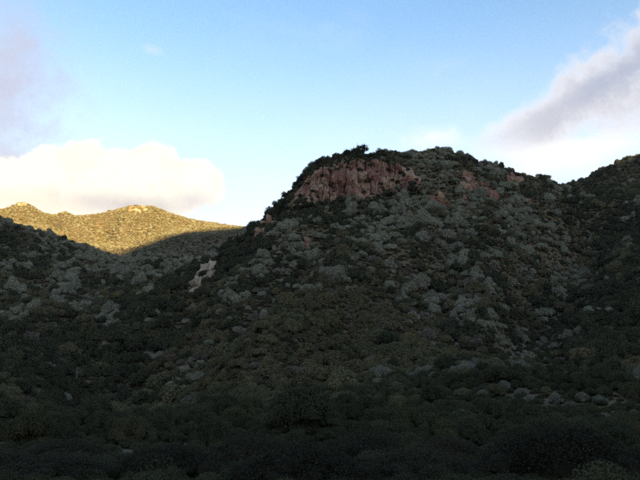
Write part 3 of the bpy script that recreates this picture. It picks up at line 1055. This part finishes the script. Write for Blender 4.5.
# ------------------------------------------------------------------ plants: choose places, sizes and kinds
ps = np.concatenate([jitter_points(-150, 150, 34, 200, 2.1), jitter_points(-260, 260, 200, 430, 2.6), jitter_points(-480, 430, 430, 560, 3.5), jitter_points(-480, 430, 560, 830, 3.0)])
ps = ps[frame_keep(ps, 70, 3.5)]
ps = ps[off_rock(ps)]
fr = np.array(FRINGE)
fringe = np.concatenate([np.zeros(len(ps), bool), np.ones(len(fr), bool)])
ps = np.concatenate([ps, fr])
D = ps[:, 1]
n = len(ps)
pale = np.where(ps[:, 1] < 82, 0.0, pale_at(ps[:, :2]) * np.interp(ps[:, 1], [150, 200, 400, 460], [1.0, .74, .74, .95]))
u = rng.uniform(0, 1, n) * 0.42 + np.clip(fbm(ps[:, 0] / 9, ps[:, 1] / 14, 77, 3) * 2.1 + 0.5, 0, 1) * 0.58
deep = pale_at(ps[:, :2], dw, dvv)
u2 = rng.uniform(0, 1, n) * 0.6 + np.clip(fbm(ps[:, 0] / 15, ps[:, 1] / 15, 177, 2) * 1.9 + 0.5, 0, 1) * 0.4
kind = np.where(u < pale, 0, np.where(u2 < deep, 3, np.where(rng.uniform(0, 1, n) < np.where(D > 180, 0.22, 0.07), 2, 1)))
kind = np.where((D < 120) & (kind == 2), 1, kind)
kind = np.where((D < 150) & (kind == 0), 4, kind)  # near silver shrubs take the darkened copy, valley shade put into colour
kind = np.where((D < 62) & (kind == 1), 3, kind)  # nearest olive shrubs turned dark green: dim foreground put into colour
kind = np.where((D > 610) & (kind > 0) & (rng.uniform(0, 1, n) < .6), 2, kind)
kind = np.where(fringe, np.where(rng.uniform(0, 1, n) < .75, 3, 1), kind)
rot = rng.uniform(0, 2 * math.pi, n)
hs = rng.uniform(1.0, 1.6, n)
rad = np.interp(D, [40, 90, 150, 220, 260, 430, 800], [0.75, 0.95, 1.25, 1.5, 1.65, 1.85, 2.2]) * np.exp(rng.normal(0, .36, n))
rad = np.clip(np.where(fringe, rad * .62, rad), .5, 4.0)
hs = np.where(D > 560, rng.uniform(.75, 1.05, n), hs)
rad = np.where(D > 560, rad * rng.uniform(.45, .72, n), rad)
rad = np.where((kind == 0) & (D < 200), np.clip(rad, 1.0, 1.7), rad)
rad = np.where(kind == 0, rad * np.interp(D, [180, 230, 430, 500], [.9, 1.12, 1.12, .9]), np.where(kind == 2, rad * .85, rad))
wx = rng.uniform(.78, 1.3, n); wy = rng.uniform(.78, 1.3, n)
print('plants', n, [(kind == k).sum() for k in range(4)])

# the shrubs that stand out singly in the photograph: photo x, y of the crown, width in photo pixels
NOTED = [
    (186, 321, 11), (103, 344, 11), (240, 330, 15), (244, 338, 10), (199, 377, 17), (189, 401, 19), (184, 369, 12), (265, 332, 9), (344, 331, 7), (229, 318, 9), (236, 302, 11), (248, 308, 11), (262, 295, 13), (275, 302, 10), (217, 300, 9),
    (298, 286, 12), (306, 287, 10), (288, 286, 10), (348, 280, 12), (332, 298, 11), (297, 304, 9), (362, 253, 12), (354, 259, 10), (414, 242, 8), (413, 289, 8), (409, 322, 10), (418, 333, 6),
    (384, 238, 15), (396, 234, 16), (402, 241, 13), (390, 246, 15), (392, 228, 11), (474, 235, 10), (437, 243, 11), (452, 247, 12), (485, 256, 13), (496, 263, 11), (513, 283, 14), (497, 290, 12), (452, 273, 12), (440, 268, 12),
    (500, 326, 12), (524, 331, 11), (434, 347, 11), (634, 295, 12), (622, 305, 9), (521, 270, 8), (558, 268, 9), (436, 363, 20), (415, 368, 7), (466, 353, 8), (556, 399, 17), (571, 404, 12), (583, 398, 15), (600, 399, 12), (604, 418, 13),
    (528, 399, 12), (505, 386, 16), (521, 392, 12), (485, 393, 14), (462, 415, 16), (634, 414, 11), (57, 326, 7), (22, 351, 8), (46, 365, 11), (53, 367, 9), (3, 381, 9), (156, 313, 10), (147, 320, 10), (320, 236, 12), (303, 226, 12),
    (318, 221, 13), (335, 226, 10), (270, 263, 11), (285, 262, 10), (408, 226, 12), (424, 222, 11), (510, 244, 13), (522, 236, 14), (540, 246, 14), (548, 240, 12), (556, 244, 11), (500, 232, 12), (466, 216, 11), (447, 222, 12),
]
noted = []
for (px, py, wpx) in NOTED:
    h = hit(px, py + wpx * 0.30)
    if h is None: continue
    noted.append((h[0], h[1], h[2], wpx * h[1] / F / 2 * np.interp(h[1], [90, 160], [1.12, 1.0])))
noted = np.array(noted)
keep = np.ones(n, bool)
for x, y, z, r in noted:
    d2 = (ps[:, 0] - x) ** 2 + (ps[:, 1] - y) ** 2
    keep &= d2 > (r * 0.9) ** 2
    keep &= ~((np.abs(ps[:, 0] - x) < r * 1.15) & (ps[:, 1] < y) & (ps[:, 1] > y - r * np.interp(y, [80, 130, 220], [7.0, 5.5, 3.0])))
ps, kind, rad, rot, hs, D, wx, wy = ps[keep], kind[keep], rad[keep], rot[keep], hs[keep], D[keep], wx[keep], wy[keep]
n = len(ps)

# the 300 silver and 300 dark shrubs that show largest become things of their own
qx, qy, dep = project(ps + np.array([0, 0, 1.0]) * rad[:, None] * 0.5)
show = F * rad / dep
inside = (qx > 6) & (qx < 634) & (qy < 470) & (qy > 120) & in_sight(ps, 1.2)


def pick(k, count, taken, gap, ymin=0):
    order = np.argsort(-np.where(inside & (kind == k) & (D > ymin), show, -1))
    out = []
    for i in order:
        if len(out) >= count or show[i] <= 0 or not (inside[i] and kind[i] == k and D[i] > ymin): break
        if all(abs(qx[i] - a) > gap or abs(qy[i] - b) > gap * .8 for a, b in taken):
            out.append(i); taken.append((qx[i], qy[i]))
    return out


nqx, nqy, nd = project(noted[:, :3] + np.array([0, 0, .5]) * noted[:, 3:4])
taken = list(zip(nqx, nqy))
silver_pick = pick(0, 300 - len(noted), taken, 7.0)
olive_pick = pick(1, 300, taken, 8.0)
dark_pick = pick(3, 300, taken, 8.0)
dimmed_pick = pick(4, 120, taken, 8.0)
twig_pick = pick(2, 60, taken, 8.0, 120)
print('picked', len(silver_pick), len(olive_pick), len(twig_pick))


LANDMARKS = [(-30, "the picture's left edge"), (20, "the golden ridge's left peak"), (75, "the golden ridge's dip"), (137, "the golden ridge's right peak"), (200, 'the pale split rocks'), (245, 'the skyline notch'), (292, "the cliff's left end"),
             (328, "the cliff's middle"), (364, 'the hilltop tree'), (415, "the cliff's right end"), (465, 'the skyline bump'), (515, 'the pink scar'), (578, 'the saddle'), (628, 'the right summit'), (680, "the picture's right edge")]
TENS = ['', '', 'twenty', 'thirty', 'forty', 'fifty', 'sixty', 'seventy', 'eighty', 'ninety']
ONES = ['', 'one', 'two', 'three', 'four', 'five', 'six', 'seven', 'eight', 'nine']


def column_phrase(px):
    for (x0, a), (x1, b) in zip(LANDMARKS, LANDMARKS[1:]):
        if x0 <= px < x1:
            f = (px - x0) / (x1 - x0)
            if f < .12: return 'directly below ' + a
            if f < .38: return 'just right of below ' + a
            if f < .62: return f'midway between {a[4:]} and {b[4:]}'
            if f < .88: return 'just left of below ' + b
            return 'directly below ' + b
    return ''


used_labels = set()


def plant_label(what, px, py):
    k = int(round(py / 4.8))
    row = TENS[k // 10] + ('-' + ONES[k % 10] if k % 10 else '')
    for extra in ('', ', the lower one', ', the upper one', ', the squat one', ', the inner one', ', the dimmer one'):
        t = f"{what} {column_phrase(px)}, {row} percent down{extra}"
        if len(t.split()) > 16: t = t.split(' ', 1)[1]
        if len(t.split()) > 16: t = t.replace('just ', '').replace('midway ', '').replace(' the lower one', ' lower').replace(' the upper one', ' upper')
        if t not in used_labels: break
    used_labels.add(t)
    return t


def shrub(name, what, group, crown, stem, p, r, rz, hsc, px, py, ax=1.0, ay=1.0):
    root = bpy.data.objects.new(name, None)
    root.empty_display_size = 0.3
    COL.objects.link(root)
    root.location = (float(p[0]), float(p[1]), float(p[2]) - 0.05 * r)
    root.rotation_euler = (0, 0, rz)
    root.scale = (r * ax, r * ay, r * hsc)
    tag(root, plant_label(what, px, py), 'shrub', group)
    for nm, me in (('crown', crown), ('stem', stem)):
        o = bpy.data.objects.new(nm, me)
        COL.objects.link(o)
        o.parent = root
    return root


def size_word(w):
    return 'big' if w > 15 else ('small' if w < 8 else 'rounded')


for i, (x, y, z, r) in enumerate(noted):
    dimmed = y < 150  # low in the valley: silver shrub with shade put into its leaf colour
    shrub('dimmed_silver_shrub' if dimmed else 'silver_shrub', f"{size_word(2 * F * r / nd[i])} {'dull grey' if dimmed else 'silver-grey'} shrub", 'shade-dimmed silver-grey shrubs in the valley' if dimmed else 'silver-grey shrubs on the hills',
          SILVER_DIM[i % 6] if dimmed else SILVER[i % 10], STEMS[i % 3], (x, y, z), r, rng.uniform(0, 6.28), rng.uniform(1.0, 1.35), nqx[i], nqy[i], rng.uniform(.85, 1.2), rng.uniform(.85, 1.2))
for i in dimmed_pick:
    shrub('dimmed_silver_shrub', f"{size_word(2 * show[i])} dull grey shrub", 'shade-dimmed silver-grey shrubs in the valley', SILVER_DIM[i % 6], STEMS[i % 3], ps[i], rad[i], rot[i], hs[i], qx[i], qy[i], wx[i], wy[i])
for i in silver_pick:
    shrub('silver_shrub', f"{size_word(2 * show[i])} silver-grey shrub", 'silver-grey shrubs on the hills', SILVER[i % 10], STEMS[i % 3], ps[i], rad[i], rot[i], hs[i], qx[i], qy[i], wx[i], wy[i])
for i in olive_pick:
    shrub('olive_shrub', f"{size_word(2 * show[i])} dark olive shrub", 'dark olive shrubs on the hills', OLIVE_FINE[i % 5] if D[i] < 110 else OLIVE[i % 10], STEMS[i % 3], ps[i], rad[i], rot[i], hs[i], qx[i], qy[i], wx[i], wy[i])
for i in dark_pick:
    shrub('dark_green_shrub', f"{size_word(2 * show[i])} blackish-green shrub", 'blackish-green shrubs on the hills', DARK_FINE[i % 4] if D[i] < 110 else DARK[i % 8], STEMS[i % 3], ps[i], rad[i], rot[i], hs[i], qx[i], qy[i], wx[i], wy[i])  # the nearest include olive shrubs with the dim foreground put into their colour
lq = np.array([l[:3] for l in LEDGE]); lx, ly, ld = project(lq)
for i, (x, y, z, r) in enumerate(LEDGE):
    o = shrub('ledge_shrub', 'dark cliff-face shrub', 'dark shrubs on the cliff ledges', DARK[i % 8], STEMS[i % 3], (x, y, z - .4 * r), r, i * 1.1, 1.0, lx[i], ly[i])
for i in twig_pick:
    shrub('twiggy_shrub', f"{size_word(2 * show[i])} brownish twiggy shrub", 'brownish twiggy shrubs on the hills', TWIG[i % 4], STEMS[i % 3], ps[i], rad[i], rot[i], hs[i], qx[i], qy[i], wx[i], wy[i])

# ------------------------------------------------------------------ the uncountable rest
def stuff_instances(name, label, cat, meshes, P, S, rz, which=None):
    src = bpy.data.collections.new(name + '_kinds')          # never linked to the scene: only the source of the copies
    for i, me in enumerate(meshes):
        src.objects.link(bpy.data.objects.new(f'{name}_kind', me))
    me = bpy.data.meshes.new(name)
    me.vertices.add(len(P))
    me.vertices.foreach_set('co', np.asarray(P, np.float32).ravel())
    a = me.attributes.new('size', 'FLOAT_VECTOR', 'POINT'); a.data.foreach_set('vector', np.asarray(S, np.float32).ravel())
    e = np.zeros((len(P), 3), np.float32); e[:, 2] = rz
    a = me.attributes.new('turn', 'FLOAT_VECTOR', 'POINT'); a.data.foreach_set('vector', e.ravel())
    a = me.attributes.new('pick', 'INT', 'POINT'); a.data.foreach_set('value', (rng.integers(0, len(meshes), len(P)) if which is None else which).astype(np.int32))
    o = link(name, me)
    t = bpy.data.node_groups.new(name, 'GeometryNodeTree')
    t.interface.new_socket('Geometry', in_out='INPUT', socket_type='NodeSocketGeometry')
    t.interface.new_socket('Geometry', in_out='OUTPUT', socket_type='NodeSocketGeometry')
    gi = t.nodes.new('NodeGroupInput'); go = t.nodes.new('NodeGroupOutput')
    m2p = t.nodes.new('GeometryNodeMeshToPoints')
    ci = t.nodes.new('GeometryNodeCollectionInfo')
    ci.inputs['Collection'].default_value = src
    ci.inputs['Separate Children'].default_value = True
    ci.inputs['Reset Children'].default_value = True
    iop = t.nodes.new('GeometryNodeInstanceOnPoints')
    iop.inputs['Pick Instance'].default_value = True
    def attr(nm, ty):
        k = t.nodes.new('GeometryNodeInputNamedAttribute'); k.data_type = ty; k.inputs['Name'].default_value = nm
        return k.outputs[0]
    L = t.links.new
    L(gi.outputs[0], m2p.inputs['Mesh']); L(m2p.outputs[0], iop.inputs['Points']); L(ci.outputs[0], iop.inputs['Instance'])
    L(attr('pick', 'INT'), iop.inputs['Instance Index'])
    L(attr('size', 'FLOAT_VECTOR'), iop.inputs['Scale'])
    e2r = t.nodes.new('FunctionNodeEulerToRotation')
    L(attr('turn', 'FLOAT_VECTOR'), e2r.inputs[0]); L(e2r.outputs[0], iop.inputs['Rotation'])
    L(iop.outputs[0], go.inputs[0])
    md = o.modifiers.new('plants', 'NODES'); md.node_group = t
    tag(o, label, cat, kind='stuff')
    return o


done = np.zeros(n, bool)
for k in (silver_pick, dimmed_pick, olive_pick, dark_pick, twig_pick):
    done[k] = True
for k, nm, lab, meshes in ((0, 'silver_shrubbery', 'countless silver-grey shrubs covering the hillsides', SILVER), (4, 'dimmed_silver_shrubbery', 'countless shade-dimmed silver-grey shrubs low in the valley', SILVER_DIM), (1, 'olive_shrubbery', 'countless dark olive shrubs covering the hillsides', OLIVE + OLIVE_FINE), (2, 'twiggy_shrubbery', 'countless brownish twiggy shrubs between the others on the hills', TWIG), (3, 'dark_shrubbery', 'countless blackish-green shrubs in the gullies and on the right slope', DARK + DARK_FINE)):
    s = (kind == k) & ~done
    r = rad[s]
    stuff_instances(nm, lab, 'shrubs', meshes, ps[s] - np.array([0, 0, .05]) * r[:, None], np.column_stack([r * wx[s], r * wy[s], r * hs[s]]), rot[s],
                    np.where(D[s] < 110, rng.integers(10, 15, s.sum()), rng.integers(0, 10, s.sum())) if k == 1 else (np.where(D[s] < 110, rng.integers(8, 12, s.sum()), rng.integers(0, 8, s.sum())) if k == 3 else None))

sc = np.concatenate([jitter_points(-16, 16, 8, 26, 0.9), jitter_points(-110, 110, 26, 150, 1.5), jitter_points(-200, 200, 150, 260, 1.9), jitter_points(-260, 300, 260, 460, 2.3), jitter_points(-480, 430, 460, 830, 4.2)])
sc = sc[frame_keep(sc, 60, 2.0)]
sc = sc[off_rock(sc, 0.0)]
r = np.interp(sc[:, 1], [30, 150, 260, 460, 800], [.6, .95, 1.15, 1.4, 2.0]) * np.exp(rng.normal(0, .25, len(sc)))
print('scrub', len(sc))
sz = np.column_stack([r, r, r * np.where(sc[:, 1] < 150, rng.uniform(.7, 1.1, len(sc)), rng.uniform(.5, .95, len(sc)))])
tz = rng.uniform(0, 6.28, len(sc))
far = sc[:, 1] > 610
stuff_instances('low_scrub', 'low dark scrub filling the ground between the shrubs', 'scrub', SCRUB + SCRUB_FINE, sc[~far], sz[~far], tz[~far],
                np.where(sc[~far, 1] < 110, rng.integers(5, 9, (~far).sum()), rng.integers(0, 5, (~far).sum())))
stuff_instances('dry_grass', 'dry golden grass between the shrubs of the sunlit ridge', 'grass', TUSSOCK, sc[far], sz[far], tz[far])


# ------------------------------------------------------------------ skyline trees
def small_tree(name, label, px, py, hpx, seed, cat='tree', group='small trees on the skyline', lean=0.0, open_=False):
    p = hit(px, py)
    if p is None:
        return
    h = hpx * p[1] / F
    r = np.random.default_rng(seed)
    root = bpy.data.objects.new(name, None)
    COL.objects.link(root)
    root.location = p
    tag(root, label, cat, group)
    sp = [([(0, 0, -0.6), (lean * .3 * h, 0, h * .4), (lean * h, 0.0, h * .86)], [h * .045, h * .032, h * .012])]
    tips = [(lean * h, 0, h * .8)]
    for i in range(6):
        a = r.uniform(0, 6.28); q = r.uniform(.18, .38) * h; z0 = r.uniform(.3, .6) * h
        t = (lean * z0 + math.cos(a) * q, math.sin(a) * q, z0 + r.uniform(.1, .3) * h)
        sp.append(([(lean * z0 * .6, 0, z0), ((lean * z0 * .6 + t[0]) / 2, t[1] / 2, (z0 + t[2]) / 2 + .03 * h), t], [h * .022, h * .015, h * .006]))
        tips.append(t)
    tr = tubes('trunk', sp, M_BARK)
    link('trunk', tr, root)
    V, T, A, nn = [], [], [], 0
    for t in tips:
        m = 70 if open_ else 110
        c = r.normal(size=(m, 3)) * np.array([.12, .12, .075]) * h + np.array(t)
        nr = r.normal(size=(m, 3)); nr /= np.linalg.norm(nr, axis=1)[:, None]
        tt = np.cross(nr, r.normal(size=(m, 3))); tt /= np.linalg.norm(tt, axis=1)[:, None]
        bb = np.cross(nr, tt); L = h * .055 * r.uniform(.6, 1.4, (m, 1))
        v = np.stack([c - tt * L, c + bb * L * .6, c + tt * L, c - bb * L * .6], 1).reshape(-1, 3)
        i = nn + np.arange(m * 4).reshape(-1, 4)
        V.append(v); T += [i[:, [0, 1, 2]], i[:, [0, 2, 3]]]; A += [r.uniform(0, 1, m)] * 2; nn += m * 4
    me = mesh_np('crown', np.concatenate(V), np.concatenate(T), M_PINE)
    at = me.attributes.new('leaf', 'FLOAT', 'FACE'); at.data.foreach_set('value', np.concatenate(A).astype(np.float32))
    link('crown', me, root)


for i, (px, py, hp, lab) in enumerate([
    (364, 156.5, 15, 'taller open-crowned little tree on the very top above the cliff'),
    (355, 157, 11, 'low dark tree just left of the hilltop tree'),
    (347, 158, 10, 'dark little tree at the left brow of the hilltop'),
    (302, 184, 10, 'dark little tree on the skyline at the left cliff edge'),
    (283, 214, 11, 'dark small tree on the skyline where the cliff meets the shoulder'),
    (270, 229, 7, 'small dark tree above the little pink rock face'),
    (248, 241, 11, 'small dark tree at the notch between grey spur and hill'),
    (244, 243, 7, 'smallest dark tree at the notch beside the grey spur'),
    (464, 157.5, 10, 'dark bushy tree on the bump at the hilltop right end'),
    (470, 160, 6, 'low dark tree just right of the hilltop bump'),
    (540, 181, 5, 'tiny dark tree on the right skyline above the pink scar'),
]):
    small_tree('small_tree', lab, px, py, hp, 700 + i, lean=random.uniform(-.1, .1), open_=(i == 0))


# ------------------------------------------------------------------ dead tree low on the left
def dead_tree(label, px, py, hpx, seed, side, thick=.026, lean=0.0):
    p = hit(px, py)
    h = hpx * p[1] / F
    root = bpy.data.objects.new('dead_tree', None)
    COL.objects.link(root)
    root.location = p
    tag(root, label, 'dead tree', 'bare dead trees on the left')
    r = h * thick
    root.rotation_euler = (0, lean, seed * .9)
    link('trunk', tubes('trunk', [([(h * .03, 0, -h * .1), (h * .02, 0, h * .2), (-h * .005, 0, h * .5), (-h * .03, 0, h * .8), (-h * .02, 0, h)], [r * 1.3, r * 1.15, r, r * .8, r * .35])], M_DEAD, 7), root)
    for k, (z0, dx, dz, th) in enumerate([(.62, -.30 * side, .16, .3), (.78, .22 * side, .28, .35), (.50, .20 * side, .24, .3), (.86, -.10 * side, .18, .25)]):
        link('branch', tubes('branch', [([(-h * .015, 0, h * z0), (-h * .015 + dx * h * .5, h * .03, h * (z0 + dz * .4)), (-h * .015 + dx * h, h * .05, h * (z0 + dz))], [r * th * 1.4, r * th, r * th * .4])], M_DEAD, 5), root)


dead_tree('bare pale dead tree trunk in the dark scrub low on the left', 76, 384, 17, 1, 1)
dead_tree('thinner grey dead tree beside the pale bare trunk', 83, 380, 14, 2, -1, .015, .22)


# ------------------------------------------------------------------ roadside plants close to the camera
VERGE = [crown_mesh('verge_crown', 800 + i, M_VERGE, n_leaf=26000, n_lobe=30, leaf=0.015, flat=0.70, lobe_r=(0.12, 0.40), spread=0.80, lay=0.9, stretch=2.6, core=0.74) for i in range(3)]
for i, (X, Y, r, hsc, lab) in enumerate([
    (-11.6, 22, 2.3, .62, 'dark low roadside bush in the bottom left corner'),
    (-8.0, 20, 2.1, .66, 'dark roadside bush second from the bottom left corner'),
    (-4.6, 21, 2.1, .80, 'dim roadside bush between the centre and left bottom bushes'),
    (-0.6, 19, 2.3, .85, 'broad dim roadside bush at the bottom centre'),
    (3.2, 21, 2.1, .70, 'low roadside bush right of the bottom centre'),
    (7.2, 20, 2.7, .95, 'largest brownish roadside bush, bottom right'),
    (11.6, 22, 2.2, .75, 'dark roadside bush in the bottom right corner'),
    (-9.8, 25, 2.0, .8, 'dark bush showing behind the two bottom left bushes'),
    (-2.6, 25, 2.0, .9, 'dark bush showing behind the bottom centre bush, left side'),
    (1.6, 26, 2.2, .85, 'dark bush showing behind the bottom centre bush, right side'),
    (4.9, 25, 1.8, .9, 'dark bush behind and left of the largest roadside bush'),
    (9.8, 26, 2.2, .9, 'dark bush behind and right of the largest roadside bush'),
]):
    root = bpy.data.objects.new('roadside_bush', None)
    COL.objects.link(root)
    root.location = (X, Y, float(H(X, Y)) - .1)
    root.rotation_euler = (0, 0, i * 1.3)
    root.scale = (r, r, r * hsc * .8)
    tag(root, lab, 'bush', 'dark bushes along the roadside')
    for nm, me in (('crown', VERGE[i % 3]), ('stem', STEMS[i % 3])):
        o = bpy.data.objects.new(nm, me); COL.objects.link(o); o.parent = root


# ------------------------------------------------------------------ evening haze over the valley
def build_haze():
    m = bpy.data.materials.new('haze_air')
    m.use_nodes = True
    t = m.node_tree
    t.nodes.clear()
    v = t.nodes.new('ShaderNodeVolumePrincipled')
    v.inputs['Color'].default_value = (0.93, 0.94, 1.0, 1.0)
    v.inputs['Density'].default_value = HAZE
    v.inputs['Anisotropy'].default_value = 0.0
    o = t.nodes.new('ShaderNodeOutputMaterial')
    t.links.new(v.outputs[0], o.inputs['Volume'])
    x0, x1, y0, y1 = -1650.0, 2050.0, -1800.0, 1050.0
    top = max(float(HZ.max()) + 30.0, 520.0)
    V = [(x, y, z) for z in (-60.0, top) for y in (y0, y1) for x in (x0, x1)]
    me = bpy.data.meshes.new('haze')
    me.from_pydata(V, [], [(0, 2, 3, 1), (4, 5, 7, 6), (0, 1, 5, 4), (2, 6, 7, 3), (0, 4, 6, 2), (1, 3, 7, 5)])
    me.materials.append(m)
    tag(link('haze', me), 'thin evening haze filling the valley air', 'haze', kind='stuff')


HAZE = 0.00003
build_haze()
